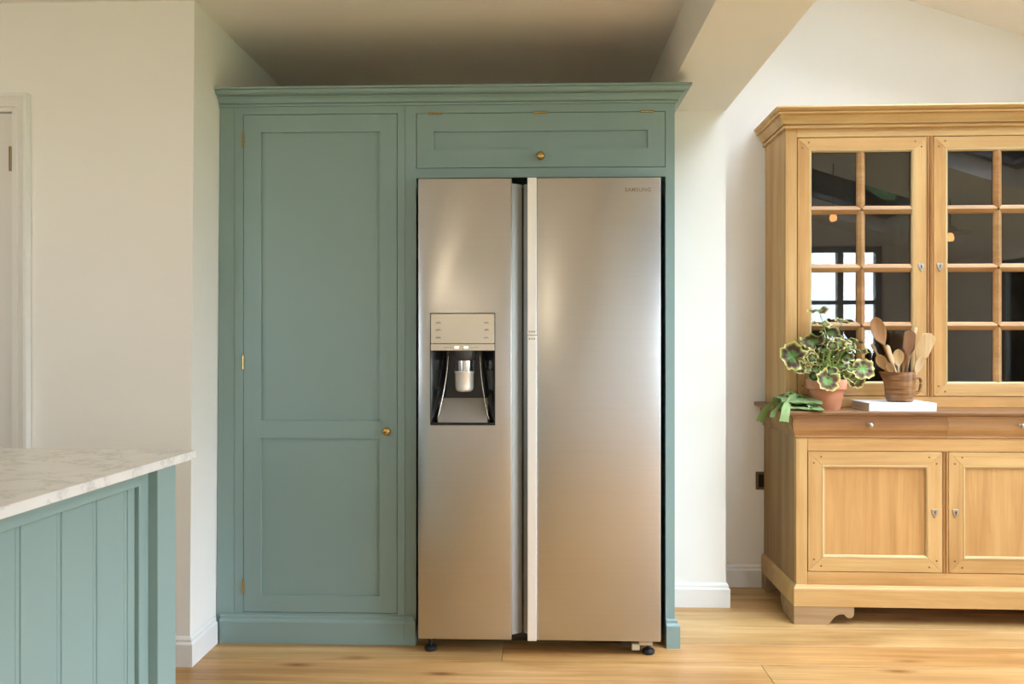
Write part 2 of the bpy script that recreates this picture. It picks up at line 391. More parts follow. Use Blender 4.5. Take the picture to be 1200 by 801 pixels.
# ---- panelled door at the left edge
d1 = tag(empty('door_1', (DX1, YN, 0)), kind='structure')
AR = [(0, 0), (.012, 0), (.012, -.006), (.019, -.006), (.019, -.012), (.030, -.015), (.045, -.019), (.052, -.024), (.065, -.024), (.065, .0), (0, .0)]
AR = [(.0, .0), (.0, .010), (.014, .010), (.017, .015), (.021, .015), (.025, .012), (.038, .017), (.048, .022), (.052, .026), (.064, .026), (.064, 0)]
def inv(o): o.location = (-DX1, -YN, 0); return o
inv(mk('architrave', sweep(B(), [(DX1, 0), (DX1, DZ), (DX0, DZ), (DX0, 0)], AR, lambda x, z, h: (x, YN - h, z)), 'white', d1))
lf = inv(mk('door_leaf', box(B(), DX0 + .004, DX1 - .003, YN + .002, YN + .045, .006, DZ - .004), 'door', d1))
for (za, zb) in ((.25, .85), (1.02, 1.86)):
    for (xa, xb) in ((DX0 + .12, -2.35), (-2.26, DX1 - .12)):
        mk('door_panel', sweep(B(), [(xa, za), (xa, zb), (xb, zb), (xb, za), (xa, za)], [(0, 0), (.012, 0), (.006, .006), (0, .006)], lambda x, z, h: (x, YN + .002 - h, z)), 'door', lf)
for zh in (1.845, .25):
    h = mk('hinge', lathe(B(), [(.0, -.044), (.0065, -.044), (.0065, -.012), (.0058, -.0115), (.0065, -.011), (.0065, .011), (.0058, .0115), (.0065, .012), (.0065, .044), (.0, .044)], 12), 'brassd', lf); h.location = (DX1 - .006, YN - .005, zh)
    b2 = B(); box(b2, -.011, -.003, .003, .006, -.044, .044); 
    q = mk('hinge_leaf', b2, 'brassd', lf); q.location = h.location
# ---- outside
struct('ground_outside', box(B(), -30, 40, -40, 40, -.3, -.2), 'lawn')

# ================================================================== ISLAND
isl = tag(empty('kitchen_island', (-.832, 1.86, 0), -R(2.3)), 'teal painted island side panel with upright beaded boards under the marble top', 'island')
# local: x to the right, y away; worktop far-right corner at origin; body right side at x=-.008
PX = -.007; Y1 = -.088; YE = -2.2; XE = -1.15
def ib(name, dims, bev=.0015): return bx(name, dims, 'teal', isl, bev)
ib('post', (PX - .075, PX, Y1 - .078, Y1, .0, .889))
ib('post', (PX - .075, PX, YE, YE + .078, .0, .889))
FX = PX - .022
ib('stile', (FX - .022, FX, Y1 - .078 - .037, Y1 - .078, .1, .889))
ib('rail', (FX - .022, FX, YE + .078, Y1 - .115, .8586, .889))
ib('rail', (FX - .022, FX, YE + .078, Y1 - .115, .10, .18))
ib('plinth', (FX - .022, FX + .006, YE + .078, Y1 - .078, 0, .10))
bxp = FX - .0095
yb = Y1 - .115 - .0005
wd = [.041] + [.1085] * 20
for w in wd:
    a = max(yb - w, YE + .078)
    if yb - a < .02: break
    b3 = B()
    y0_, y1_ = a + .0008, yb - .0008
    # board outline (y, x): flat face, groove + bead at its near edge
    pts = [(y1_, bxp - .012), (y1_, bxp - .003), (y1_ - .002, bxp)]
    if w > .05: pass
    pts += [(y0_ + .0125, bxp), (y0_ + .0110, bxp - .003), (y0_ + .0095, bxp - .003), (y0_ + .0085, bxp - .0008), (y0_ + .0055, bxp - .0002), (y0_ + .0022, bxp - .0012), (y0_, bxp - .003), (y0_, bxp - .012)]
    prism(b3, pts, .175, .862, lambda p, q, z: (q, p, z))
    mk('board', b3, 'teal', isl)
    yb = a
bx('carcass', (XE, bxp - .0125, YE, Y1 - .001, .02, .886), 'teal', isl)
mt = mk('marble_worktop', box(B(), XE - .03, 0, YE - .03, 0, .8895, .910, .0025, 2), 'marble'); mt.location = isl.location; mt.rotation_euler = isl.rotation_euler
tag(mt, 'white marble worktop with grey veins on the teal island', 'worktop')

# ================================================================== LARDER CABINET + FRIDGE SURROUND
F = 2.98; TH = .022
lc = tag(empty('larder_cabinet', (0, 0, 0)), 'tall teal larder cupboard with two-panel door and brass knob, beside the fridge', 'cabinet')
bm = B(); prism(bm, [(xw(0) + .002, 0), (-1.1835, 0), (-1.1835, 2.105), (xw(2.105) + .002, 2.105)], F + .0012, F + .03, XZ); mk('scribe_strip', bm, 'teal', lc)
bx('stile', (-1.1825, -1.1488, F, F + TH, .1, 2.105), 'teal', lc)
bx('stile', (-.5395, -.5098, F, F + TH, .1, 2.105), 'teal', lc)
bx('rail', (-1.1488, -.5395, F, F + TH, 2.0665, 2.105), 'teal', lc)
bx('rail', (-1.1488, -.5395, F, F + TH, .10, .1155), 'teal', lc)
bm = B()
box(bm, -1.235, -1.215, F + .031, YB - .002, 0, 2.105); box(bm, -.5305, -.5105, F + TH, YB - .002, 0, 2.105)
box(bm, -1.215, -.5305, F + TH, YB - .002, .08, .0995); box(bm, -1.215, -.5305, YB - .012, YB - .002, .0995, 2.085)
mk('carcass', bm, 'teal', lc)
bx('bounce_top_panel', (-1.234, -.5105, F + .031, YB - .002, 2.1055, 2.1175), 'pine_h', lc)  # unseen raw pine top, added to bounce warm light onto the ceiling
PL_ = [(0, 0), (.018, 0), (.018, .083), (.0165, .087), (.011, .093), (.0095, .097), (.0095, .103), (.006, .108), (0, .108)]
mk('plinth', sweep(B(), [(-1.236, F), (-.5096, F)], PL_), 'teal', lc)
def shaker(name, x0, x1, z0, z1, sw, rails, parent, y=F):
    """rails: list of (z0,z1) from bottom to top"""
    bm = B(); box(bm, x0, x0 + sw, y, y + TH, z0, z1); box(bm, x1 - sw, x1, y, y + TH, z0, z1)
    for a, b in rails: box(bm, x0 + sw, x1 - sw, y, y + TH, a, b)
    d = mk(name, bm, 'teal', parent)
    for (a, b), (c, e) in zip(rails, rails[1:]): bx('door_panel', (x0 + sw, x1 - sw, y + .0105, y + .018, b, c), 'teal', d)
    return d
dr = shaker('door', -1.1465, -.5418, .118, 2.0640, .0685, [(.118, .184), (.798, .868), (1.9965, 2.0640)], lc)
def knob(parent, x, z, y=F, r=.0165):
    k = mk('knob', lathe(B(), [(0, .0), (.013, 0), (.013, -.003), (.0065, -.005), (.006, -.012), (.010, -.015), (r * .93, -.019), (r, -.024), (r * .95, -.029), (r * .75, -.033), (r * .4, -.0355), (0, -.036)], 24, cap=False, axis='Y'), 'brass', parent, True, 50)
    k.location = (x, y, z); return k
knob(dr, -.5785, .829)
for zc in (1.967, 1.095, .217):
    h = mk('hinge', lathe(B(), [(0, -.026), (.0042, -.026), (.0042, -.0095), (.0036, -.009), (.0042, -.0085), (.0042, .0085), (.0036, .009), (.0042, .0095), (.0042, .026), (0, .026)], 10, cap=False), 'brass', dr); h.location = (-1.1478, F - .002, zc)

fs = tag(empty('fridge_surround', (0, 0, 0)), 'teal painted housing around the fridge with lift-up flap door above', 'cabinet')
bx('stile', (-.5088, -.4665, F, F + TH, 0, 2.105), 'teal', fs)
bx('stile', (  .5005, .535, F, F + TH, 0, 2.105), 'teal', fs)
bx('rail', (-.4665, .5005, F, F + TH, 2.0655, 2.105), 'teal', fs)
bx('rail', (-.4665, .5005, F, F + TH, 1.813, 1.850), 'teal', fs)
bx('side_panel', (-.5085, -.4885, F + TH, YB - .002, 0, 2.105), 'teal', fs)
bx('side_panel', (.515, .535, F + TH, YB - .002, 0, 2.105), 'teal', fs)
bx('shelf_panel', (-.4885, .515, F + TH, YB - .002, 1.815, 1.833), 'teal', fs)
bx('bounce_top_panel', (-.5085, .534, F + TH, YB - .002, 2.1055, 2.1175), 'pine_h', fs)  # unseen pine top over the fridge, added for the same warm bounce
mk('plinth', sweep(B(), [(.5010, F), (.535, F), (.535, 3.423)], PL_), 'teal', fs)
mk('plinth', sweep(B(), [(-.5090, F), (-.4845, F), (-.4845, F + .0005)], PL_), 'teal', fs)
fp = shaker('flap_door', -.4638, .4980, 1.8525, 2.0630, .066, [(1.8525, 1.9235), (1.9935, 2.0630)], fs)
knob(fp, .018, 1.891)
for xc in (-.392, .0165, .428):
    h = mk('hinge', lathe(B(), [(0, -.026), (.0042, -.026), (.0042, -.0095), (.0036, -.009), (.0042, -.0085), (.0042, .0085), (.0036, .009), (.0042, .0095), (.0042, .026), (0, .026)], 10, cap=False, axis='X'), 'brass', fp); h.location = (xc, F - .002, 2.0643)
CR = [(0, 2.096), (.008, 2.096), (.010, 2.099), (.010, 2.103), (.005, 2.1045), (.005, 2.1065), (.013, 2.107), (.0145, 2.113), (.019, 2.120), (.026, 2.1255), (.031, 2.1280), (.027, 2.1290), (.027, 2.1320), (.036, 2.1325), (.0435, 2.136), (.0485, 2.142), (.050, 2.1475), (.049, 2.1495), (.0565, 2.150), (.0565, 2.1575), (0, 2.1575)]
cn = mk('cornice', sweep(B(), [(xw(2.13) + .002, F), (.535, F), (.535, 3.438)], CR), 'teal')
tag(cn, 'teal moulded cornice running along the top of the cupboards', 'cornice')

# ================================================================== FRIDGE
fr = tag(empty('fridge_freezer', (0, 0, 0)), 'brushed steel side-by-side fridge freezer with ice and water dispenser', 'fridge')
G = 2.884; DB = 2.958
bx('body', (-.438, .463, DB + .012, 3.62, .055, 1.772), 'dgrey', fr, .004)
bx('door_gasket', (-.436, .461, DB - .002, DB + .013, .060, 1.768), 'black', fr)
ZT, Z0 = 1.791, .055
# left door: plate with dispenser opening
def holed(x0, x1, z0, z1, hx0, hx1, hz0, hz1, y0, y1, bev):
    bm = B()
    o = [[bm.verts.new((x, y, z)) for x, z in ((x0, z0), (x1, z0), (x1, z1), (x0, z1))] for y in (y0, y1)]
    h = [[bm.verts.new((x, y, z)) for x, z in ((hx0, hz0), (hx1, hz0), (hx1, hz1), (hx0, hz1))] for y in (y0, y1)]
    fe = []
    for i in range(4):
        j = (i + 1) % 4
        bm.faces.new([o[0][i], o[0][j], h[0][j], h[0][i]]); bm.faces.new([o[1][i], h[1][i], h[1][j], o[1][j]])
        bm.faces.new([o[0][i], o[1][i], o[1][j], o[0][j]]); bm.faces.new([h[0][i], h[0][j], h[1][j], h[1][i]])
    ed = [bm.edges.get((o[0][i], o[0][(i + 1) % 4])) for i in range(4)] + [bm.edges.get((o[0][i], o[1][i])) for i in range(4)] 
    bmesh.ops.bevel(bm, geom=ed, offset=bev, segments=3, affect='EDGES', profile=.5)
    return bm
HX0, HX1, HZ0, HZ1 = -.3995, -.1525, .861, 1.2845
ld = mk('freezer_door', holed(-.4445, -.091, Z0, ZT, HX0, HX1, HZ0, HZ1, G, DB, .004), 'steel', fr, True, 30)
# recessed grip strip at the door's inner edge
bm = B(); prism(bm, [(-.0908, G + .004), (-.0908, DB - .004), (-.0535, DB - .004), (-.0535, G + .028), (-.066, G + .019), (-.080, G + .010)], Z0 + .02, ZT - .02, lambda p, q, a: (p, q, a)); mk('grip_strip', bm, 'grip', ld)
rd = mk('fridge_door', box(B(), .0035, .4670, G, DB, Z0, ZT, .004, 3), 'steel', fr, True, 30)
bm = B(); prism(bm, [(-.0315, G + .014), (-.046, G + .027), (-.046, DB - .004), (-.0315, DB - .004)], Z0 + .02, ZT - .02, lambda p, q, a: (p, q, a)); mk('grip_strip', bm, 'steel', rd)
for a, b in ((Z0, 1.1995), (1.2005, ZT)):
    mk('handle_trim', box(B(), -.0315, .0030, G - .007, DB - .004, a, b, .002, 2), 'alu', rd)
bm = B()
for zc in (1.2135, 1.187):
    for k in range(3): box(bm, -.027 + k * .009, -.021 + k * .009, G - .0074, G - .0068, zc - .003, zc + .003)
tag(mk('trim_mark', bm, 'mark', rd), kind='stuff')
# lettering
cu = bpy.data.curves.new('logo_lettering', 'FONT'); cu.body = 'SAMSUNG'; cu.size = .02; cu.extrude = .0004; cu.space_character = 1.12; cu.offset = .0004
to = bpy.data.objects.new('tmp_text', cu); COL.objects.link(to); bpy.context.view_layer.update()
me = bpy.data.meshes.new_from_object(to.evaluated_get(bpy.context.evaluated_depsgraph_get())); bpy.data.objects.remove(to)
xs_ = [v.co.x for v in me.vertices]; zs_ = [v.co.y for v in me.vertices]
x0_, x1_, q0, q1 = min(xs_), max(xs_), min(zs_), max(zs_)
for v in me.vertices:
    x, y_, z_ = v.co; v.co = (.333 + (x - x0_) / (x1_ - x0_) * .096, G - .0003 - z_, 1.7365 + (y_ - q0) / (q1 - q0) * .0155)
me.materials.clear(); me.materials.append(M['logo'])
lo = bpy.data.objects.new('logo_lettering', me); COL.objects.link(lo); lo.parent = rd
tag(lo, 'small embossed capital lettering SAMSUNG')
# dispenser
ds = mk('dispenser_bay', holed(HX0 + .0005, HX1 - .0005, HZ0 + .0005, HZ1 - .0005, HX0 + .003, HX1 - .003, HZ0 + .003, HZ1 - .003, G + .0012, G + .030, .0006), 'dgrey', fr)
bx('control_panel', (HX0 + .003, HX1 - .003, G - .0005, G + .018, 1.1695, HZ1 - .003), 'panel', ds, .0015)
bx('display_strip', (HX0 + .003, HX1 - .003, G - .0005, G + .018, 1.1425, 1.1675), 'panel', ds, .001)
for xc in (-.2975, -.2625):
    bx('display_bezel', (xc - .0115, xc + .0115, G - .0012, G - .0002, 1.1480, 1.1610), 'mark', ds)
    bx('display_light', (xc - .009, xc + .009, G - .0016, G - .0008, 1.1500, 1.1590), 'display', ds)
bm = B()
for xc, w in ((-.368, .022), (-.186, .020)):
    for zc in (1.246, 1.219, 1.190):
        box(bm, xc - w / 2, xc + w / 2, G - .0009, G - .0003, zc - .0012, zc + .0012); box(bm, xc - w / 2 + .004, xc + w / 2 - .004, G - .0009, G - .0003, zc + .0025, zc + .0045)
box(bm, -.345, -.315, G - .0009, G - .0003, 1.1535, 1.1550); box(bm, -.245, -.215, G - .0009, G - .0003, 1.1535, 1.1550)
tag(mk('control_mark', bm, 'mark', ds), kind='stuff')
YBK = G + .105
# inner bay: back wall, ramp, sides (the bay sits inside the freezer)
bx('bay_back', (HX0 + .003, HX1 - .003, YBK, YBK + .004, HZ0 + .003, 1.1415), 'mgrey', ds)
bm = B(); prism(bm, [(G + .004, HZ0 + .012), (YBK, .995), (YBK, 1.005), (YBK - .004, 1.008), (G + .004, HZ0 + .003), (YBK, HZ0 + .003)][:1] + [(YBK - .001, 1.000), (YBK - .001, HZ0 + .004), (G + .004, HZ0 + .004)], HX0 + .030, HX1 - .030, lambda p, q, a: (a, p, q)); mk('ramp', bm, 'mgrey', ds)
bx('drip_lip', (HX0 + .003, HX1 - .003, G + .002, G + .02, HZ0 + .003, HZ0 + .011), 'black', ds, .001)
for sgn, xa in ((1, HX0 + .003), (-1, HX1 - .003)):
    pts = []
    # curved side cheek: plan offset varies with height (wide above, narrowing), bright edge piping
    bm = B(); nZ = 14; ring = []
    for i in range(nZ + 1):
        t = i / nZ; z = HZ0 + .004 + t * (1.141 - HZ0 - .004)
        off = .018 + .042 * (1 - (1 - t) ** 1.7) if True else 0
        ring.append([bm.verts.new(p) for p in ((xa, G + .003, z), (xa + sgn * off * .45, G + .012 + .02 * t, z), (xa + sgn * off * .9, YBK - .03, z), (xa + sgn * off, YBK - .002, z), (xa, YBK - .002, z))])
    for a, b in zip(ring, ring[1:]):
        for j in range(5): bm.faces.new([a[j], a[(j + 1) % 5], b[(j + 1) % 5], b[j]])
    bm.faces.new(ring[0]); bm.faces.new(ring[-1])
    mk('side_cheek', bm, 'black', ds, True, 40)
    pp = []
    for i in range(nZ + 1):
        t = i / nZ; z = HZ0 + .014 + t * (1.141 - HZ0 - .014); off = .018 + .042 * (1 - (1 - t) ** 1.7)
        pp.append((xa + sgn * (off * .93 + .004), YBK - .034 - .05 * (1 - t), z))
    mk('cheek_trim', tube(B(), pp, .0028, 8), 'steel2', ds, True)
XC = -.274
mk('nozzle', lathe(B(), [(.046, 1.141), (.046, 1.122), (.040, 1.108), (.036, 1.104), (0, 1.104)], 28, (XC, G + .052, 0)), 'dgrey', ds, True, 40)
bm = B()
for r0, r1, z0_, z1_ in ((.037, .037, 1.058, 1.105),):
    lathe(bm, [(.0335, z0_), (.035, z0_ + .02), (.0345, z1_)], 24, (XC, G + .055, 0))
mk('chute', bm, 'steel2', ds, True, 40)
mk('paddle', lathe(B(), [(.0, .985), (.024, .986), (.0325, .993), (.0345, 1.004), (.0352, 1.054), (.0375, 1.057), (.0375, 1.062), (.034, 1.064), (0, 1.064)], 28, (XC, G + .052, 0), cap=False), 'alu', ds, True, 40)
bx('chute_housing', (XC - .040, XC + .040, G + .07, YBK, .99, 1.141), 'dgrey', ds, .01, 2)
# feet
def foot(x, y):
    f_ = mk('leveling_foot', lathe(B(), [(0, 0), (.021, 0), (.024, .004), (.024, .012), (.019, .017), (.010, .020), (.007, .022), (.007, .056), (0, .056)], 20, cap=False), 'rubber', fr, True, 40); f_.location = (x, y, .0)
foot(-.402, 2.925); foot(.425, 2.918); foot(-.402, 3.5); foot(.425, 3.5)
bx('base_rail', (-.41, .43, 2.975, 3.0, .02, .055), 'black', fr)
bx('roller_bracket', (.385, .437, 2.889, 2.96, .038, .0538), 'zinc', fr, .003)
bx('foot_spacer', (.362, .392, 2.915, 2.945, .010, .036), 'cream', fr, .002)
bx('hinge_cap', (.315, .360, 2.889, 2.97, .036, .0538), 'black', fr, .004)

# ================================================================== DRESSER
DR = tag(empty('dresser', (1.074, 3.232, 0), -R(.8)), 'honey pine dresser with glazed upper doors and panelled cupboard base', 'dresser')
DW = 1.245; DD = .488
def dbx(n, dims, m, bev=.0012, parent=None): return bx(n, dims, m, parent or DR, bev)
# feet
def bracket(x_out, sgn, yb, side):
    pts = [(0, .0), (.136, 0), (.148, .010), (.160, .026), (.172, .038), (.186, .044), (.200, .045), (.208, .0435), (.211, .037), (.218, .031), (.227, .0285), (.236, .031), (.243, .038), (.2455, .048), (.246, .0745), (0, .0745)]
    bm = B(); prism(bm, [(x_out + sgn * p, q) for p, q in pts], yb, yb + .028, XZ)
    # return along the side
    rt = [(0, 0), (.115, 0), (.13, .02), (.15, .04), (.16, .0745), (0, .0745)] if side > 0 else [(0, 0), (.05, 0), (.05, .0745), (0, .0745)]
    x1 = x_out + sgn * .024
    prism(bm, [(yb + .028 + p, q) for p, q in rt] if side > 0 else [(yb - p, q) for p, q in rt], min(x_out, x1), max(x_out, x1), lambda p, q, a: (a, p, q))
    return mk('foot', bm, 'foot', DR)
bracket(0, 1, 0, 1); bracket(DW, -1, 0, 1); bracket(0, 1, DD - .03, -1); bracket(DW, -1, DD - .03, -1)
# plinth frame (three sides)
PP = [(0, .0755), (.012, .0755), (.012, .146), (.0105, .151), (.006, .156), (.003, .162), (0, .163)]
mk('plinth', sweep(B(), [(.012, DD), (.012, .012), (DW - .012, .012), (DW - .012, DD)], PP), 'pine_h', DR)
bxx0, bxx1 = .0125, DW - .0125; bf = .012
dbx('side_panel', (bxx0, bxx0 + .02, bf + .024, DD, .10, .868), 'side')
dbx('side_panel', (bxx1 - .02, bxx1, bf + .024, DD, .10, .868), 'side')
dbx('bottom_panel', (bxx0 + .021, bxx1 - .021, bf + .03, DD - .012, .10, .12), 'pine_h')
dbx('back_panel', (bxx0 + .021, bxx1 - .021, DD - .011, DD, .10, .868), 'pine_v')
dbx('corner_stile', (bxx0, .0590, bf, bf + .024, .12, .776), 'pine_v')
dbx('corner_stile', (1.186, bxx1, bf, bf + .024, .12, .776), 'pine_v')
dbx('front_rail', (.0595, 1.1855, bf, bf + .024, .12, .2175), 'pine_h')
dbx('front_rail', (.0595, 1.1855, bf, bf + .024, .7215, .776), 'pine_h')
# centre stile with beads
def centre(n, x0, x1, y, z0, z1, parent=DR):
    w = x1 - x0; pts = [(x0, y + .02), (x0, y - .001), (x0 + w * .12, y - .004), (x0 + w * .3, y - .004), (x0 + w * .36, y - .001), (x0 + w * .42, y - .006), (x0 + w * .5, y - .008), (x0 + w * .58, y - .006), (x0 + w * .64, y - .001), (x0 + w * .7, y - .004), (x0 + w * .88, y - .004), (x1, y - .001), (x1, y + .02)]
    bm = B(); prism(bm, pts, z0, z1, lambda p, q, a: (p, q, a)); return mk(n, bm, 'stile', parent)
centre('centre_stile', .6105, .6325, bf, .219, .720)
def mitred(door, x0, x1, z0, z1, fw, y0, y1, mh='pine_h', mv='pine_v', bev=.0009):
    g = .0003
    for pts, nm, m in (([(x0, z0 + g), (x0 + fw, z0 + fw + g), (x0 + fw, z1 - fw - g), (x0, z1 - g)], 'stile', mv), ([(x1, z0 + g), (x1 - fw, z0 + fw + g), (x1 - fw, z1 - fw - g), (x1, z1 - g)], 'stile', mv),
                       ([(x0 + g, z0), (x1 - g, z0), (x1 - fw - g, z0 + fw), (x0 + fw + g, z0 + fw)], 'rail', mh), ([(x0 + g, z1), (x1 - g, z1), (x1 - fw - g, z1 - fw), (x0 + fw + g, z1 - fw)], 'rail', mh)):
        mk(nm, prism(B(), pts, y0, y1, XZ, bev), m, door)
    for cx, cz, sx, sz in ((x0, z0, 1, 1), (x1, z0, -1, 1), (x0, z1, 1, -1), (x1, z1, -1, -1)):
        for a, b in ((.42, .85), (.95, .38)):
            p = mk('peg', lathe(B(), [(.0037, 0), (.0037, -.0014), (0, -.0016)], 8, axis='Y', cap=False), 'peg', door); p.location = (cx + sx * fw * a, y0, cz + sz * fw * b)
def bead(door, x0, x1, z0, z1, y0, w=.012, nm='bead'):
    pr = [(0, -.002), (0, .010), (w, .010), (w, .004), (w * .8, .0), (w * .55, -.0015), (w * .3, -.003)]
    q = [(x0, z0), (x0, z1), (x1, z1), (x1, z0)]
    for i in range(4):
        a, b = q[i], q[(i + 1) % 4]
        # each side swept separately with mitred ends
        cx, cz = (x0 + x1) / 2, (z0 + z1) / 2
        d = Vector((b[0] - a[0], b[1] - a[1])).normalized(); nrm = Vector((d.y, -d.x))
        bm = B(); rings = []
        for P_, s in ((a, 1), (b, -1)):
            rings.append([bm.verts.new((P_[0] + nrm.x * o + d.x * o * s, y0 + h, P_[1] + nrm.y * o + d.y * o * s)) for o, h in pr])
        k = len(pr)
        for j in range(k): bm.faces.new([rings[0][j], rings[0][(j + 1) % k], rings[1][(j + 1) % k], rings[1][j]])
        bm.faces.new(rings[0]); bm.faces.new(rings[1])
        mk(nm, bm, 'bead_v' if i % 2 == 0 else 'bead_h', door)
def escut(door, x, z, y, turn=0):
    out = [(-.013, .013), (-.007, .0165), (0, .014), (.007, .0165), (.013, .013), (.0125, .003), (.008, -.009), (0, -.021), (-.008, -.009), (-.0125, .003)]
    e = mk('escutcheon', prism(B(), out, y - .0035, y, XZ, .0008), 'nickel', door)
    bm = B(); lathe(bm, [(.0032, y - .0042), (0, y - .0044)], 10, (0, 0, .004), axis='Y', cap=False); box(bm, -.0013, .0013, y - .0042, y - .0034, -.009, .004)
    e.location = (x, 0, z); k = mk('keyhole', bm, 'black', door); k.location = (x, 0, z)
for i, (x0, x1) in enumerate(((.0610, .6085), (.6345, 1.1840))):
    z0, z1 = (.2205, .7190)
    d = mk('cupboard_door', box(B(), x0 + .050, x1 - .050, bf + .006, bf + .016, z0 + .050, z1 - .050), 'pine_v', DR)
    mitred(d, x0, x1, z0, z1, .0565, bf - .002, bf + .020)
    bead(d, x0 + .0565, x1 - .0565, z0 + .0565, z1 - .0565, bf - .0005, .012)
    escut(d, (.577, .661)[i], .468, bf - .002)
# frieze: shaped moulding with two drawers; worktop
FP = [(0, .7765), (.004, .7765), (.006, .779), (.0045, .785), (.008, .795), (.015, .810), (.018, .825), (.018, .842), (.0155, .856), (.019, .862), (.019, .8685), (0, .8685)]
bm = sweep(B(), [(.012, DD), (.012, bf)], FP); 
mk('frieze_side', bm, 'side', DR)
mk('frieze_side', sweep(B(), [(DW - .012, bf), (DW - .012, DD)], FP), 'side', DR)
def drawer(x0, x1, l, r):
    # front moulding block with mitred outer end
    bm = B(); rings = []
    rings.append([bm.verts.new((x0 - (o if l else 0), bf - o, h)) for o, h in FP]); rings.append([bm.verts.new((x1 + (o if r else 0), bf - o, h)) for o, h in FP])
    k = len(FP)
    for j in range(k): bm.faces.new([rings[0][j], rings[0][(j + 1) % k], rings[1][(j + 1) % k], rings[1][j]])
    bm.faces.new(rings[0]); bm.faces.new(rings[1])
    box(bm, x0 + .03, x1 - .03, bf, bf + .36, .785, .86)
    return mk('drawer', bm, 'frieze', DR)
for x0, x1, l, r, kx in ((.012, .6228, True, False, .304), (.6240, DW - .012, False, True, .914)):
    d = drawer(x0, x1, l, r)
    k = mk('knob', lathe(B(), [(0, 0), (.008, 0), (.008, -.002), (.0045, -.004), (.0045, -.009), (.0075, -.012), (.0105, -.016), (.0105, -.020), (.007, -.024), (0, -.025)], 18, axis='Y', cap=False), 'nickel', d, True, 50); k.location = (kx, bf - .0175, .832)
WT = [(-.035, -.028), (DW + .035, -.028), (DW + .035, DD + .002), (-.035, DD + .002)]
bm = B(); sweep(bm, [(.0, DD + .002), (.0, .0), (DW, .0), (DW, DD + .002)], [(-.05, .8690), (.024, .8690), (.030, .8705), (.034, .876), (.035, .884), (.033, .8885), (.029, .890), (-.05, .890)]); box(bm, .049, DW - .049, .049, DD + .002, .870, .890)
mk('worktop', bm, 'top', DR)
# ---- upper cabinet
UF = .175; ux0, ux1 = .019, 1.257; UZ0 = .8905
dbx('upper_side', (ux0, ux0 + .02, UF + .024, DD, UZ0, 2.12), 'pine_v')
dbx('upper_side', (ux1 - .02, ux1, UF + .024, DD, UZ0, 2.12), 'pine_v')
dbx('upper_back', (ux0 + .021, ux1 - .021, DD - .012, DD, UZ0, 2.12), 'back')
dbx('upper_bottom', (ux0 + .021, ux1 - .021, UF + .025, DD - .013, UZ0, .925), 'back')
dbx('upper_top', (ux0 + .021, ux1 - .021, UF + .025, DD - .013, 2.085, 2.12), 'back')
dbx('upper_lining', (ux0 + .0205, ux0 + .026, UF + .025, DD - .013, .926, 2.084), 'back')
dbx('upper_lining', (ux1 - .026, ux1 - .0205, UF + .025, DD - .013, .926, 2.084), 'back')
dbx('upper_stile', (ux0, .0685, UF, UF + .024, UZ0, 2.118), 'pine_v')
dbx('upper_stile', (1.2075, ux1, UF, UF + .024, UZ0, 2.118), 'pine_v')
dbx('upper_rail', (.069, 1.207, UF, UF + .024, UZ0, .938), 'pine_h')
dbx('upper_rail', (.069, 1.207, UF, UF + .024, 2.0715, 2.118), 'pine_h')
centre('upper_centre_stile', .6245, .6515, UF, .939, 2.071)
CP = [(0, 2.108), (.010, 2.108), (.013, 2.112), (.013, 2.118), (.009, 2.121), (.005, 2.1215), (.005, 2.126), (.015, 2.1265), (.015, 2.131), (.021, 2.141), (.026, 2.151), (.029, 2.158), (.029, 2.1635), (.041, 2.164), (.043, 2.167), (.043, 2.171), (.037, 2.1725), (.038, 2.175), (.046, 2.179), (.052, 2.185), (.054, 2.190), (.052, 2.195), (.047, 2.197), (0, 2.197)]
mk('cornice', sweep(B(), [(ux0, DD), (ux0, UF), (ux1, UF), (ux1, DD)], CP), 'pine_h', DR)
bx('cornice_top', (ux0 + .001, ux1 - .001, UF + .001, DD, 2.121, 2.196), 'pine_h', DR)
for i, (x0, x1) in enumerate(((.0705, .6225), (.6535, 1.2060))):
    z0, z1 = .9405, 2.0675; fw = .0505
    d = empty('glazed_door', parent=DR)
    mitred(d, x0, x1, z0, z1, fw, UF - .002, UF + .022)
    gx0, gx1, gz0, gz1 = x0 + fw, x1 - fw, z0 + fw, z1 - fw
    gz1 -= .0; bead(d, gx0, gx1, gz0, gz1, UF + .001, .0115)
    xm = (gx0 + gx1) / 2; zb = [1.245, 1.4985, 1.753]
    bp = [(-.018, .012), (-.018, .007), (-.012, .002), (-.004, -.002), (-.002, -.0035), (.002, -.0035), (.004, -.002), (.012, .002), (.018, .007), (.018, .012)]
    zz = [gz0 + .0115] + zb + [gz1 - .0115]
    for a, b in zip(zz, zz[1:]):
        a2 = a + (.018 if a in zb else 0); b2 = b - (.018 if b in zb else 0)
        mk('glazing_bar', prism(B(), [(xm + p, UF + .004 + q) for p, q in bp], a2 - .012, b2 + .012, lambda p, q, t: (p, q, t)), 'bar', d)
        for (xa, xb) in ((gx0 + .0085, xm - .009), (xm + .009, gx1 - .0085)):
            bx('pane', (xa, xb, UF + .0145, UF + .0165, a - .004, b + .004), 'glass2', d)
    for z in zb:
        for (xa, xb) in ((gx0 + .010, xm - .004), (xm + .004, gx1 - .010)):
            mk('glazing_bar', prism(B(), [(UF + .004 + q, z + p) for p, q in bp], xa, xb, lambda p, q, t: (t, p, q)), 'bar', d)
    escut(d, (.5995, .679)[i], 1.502, UF - .002)

# ================================================================== SMALL THINGS ON THE DRESSER
ZW = .890
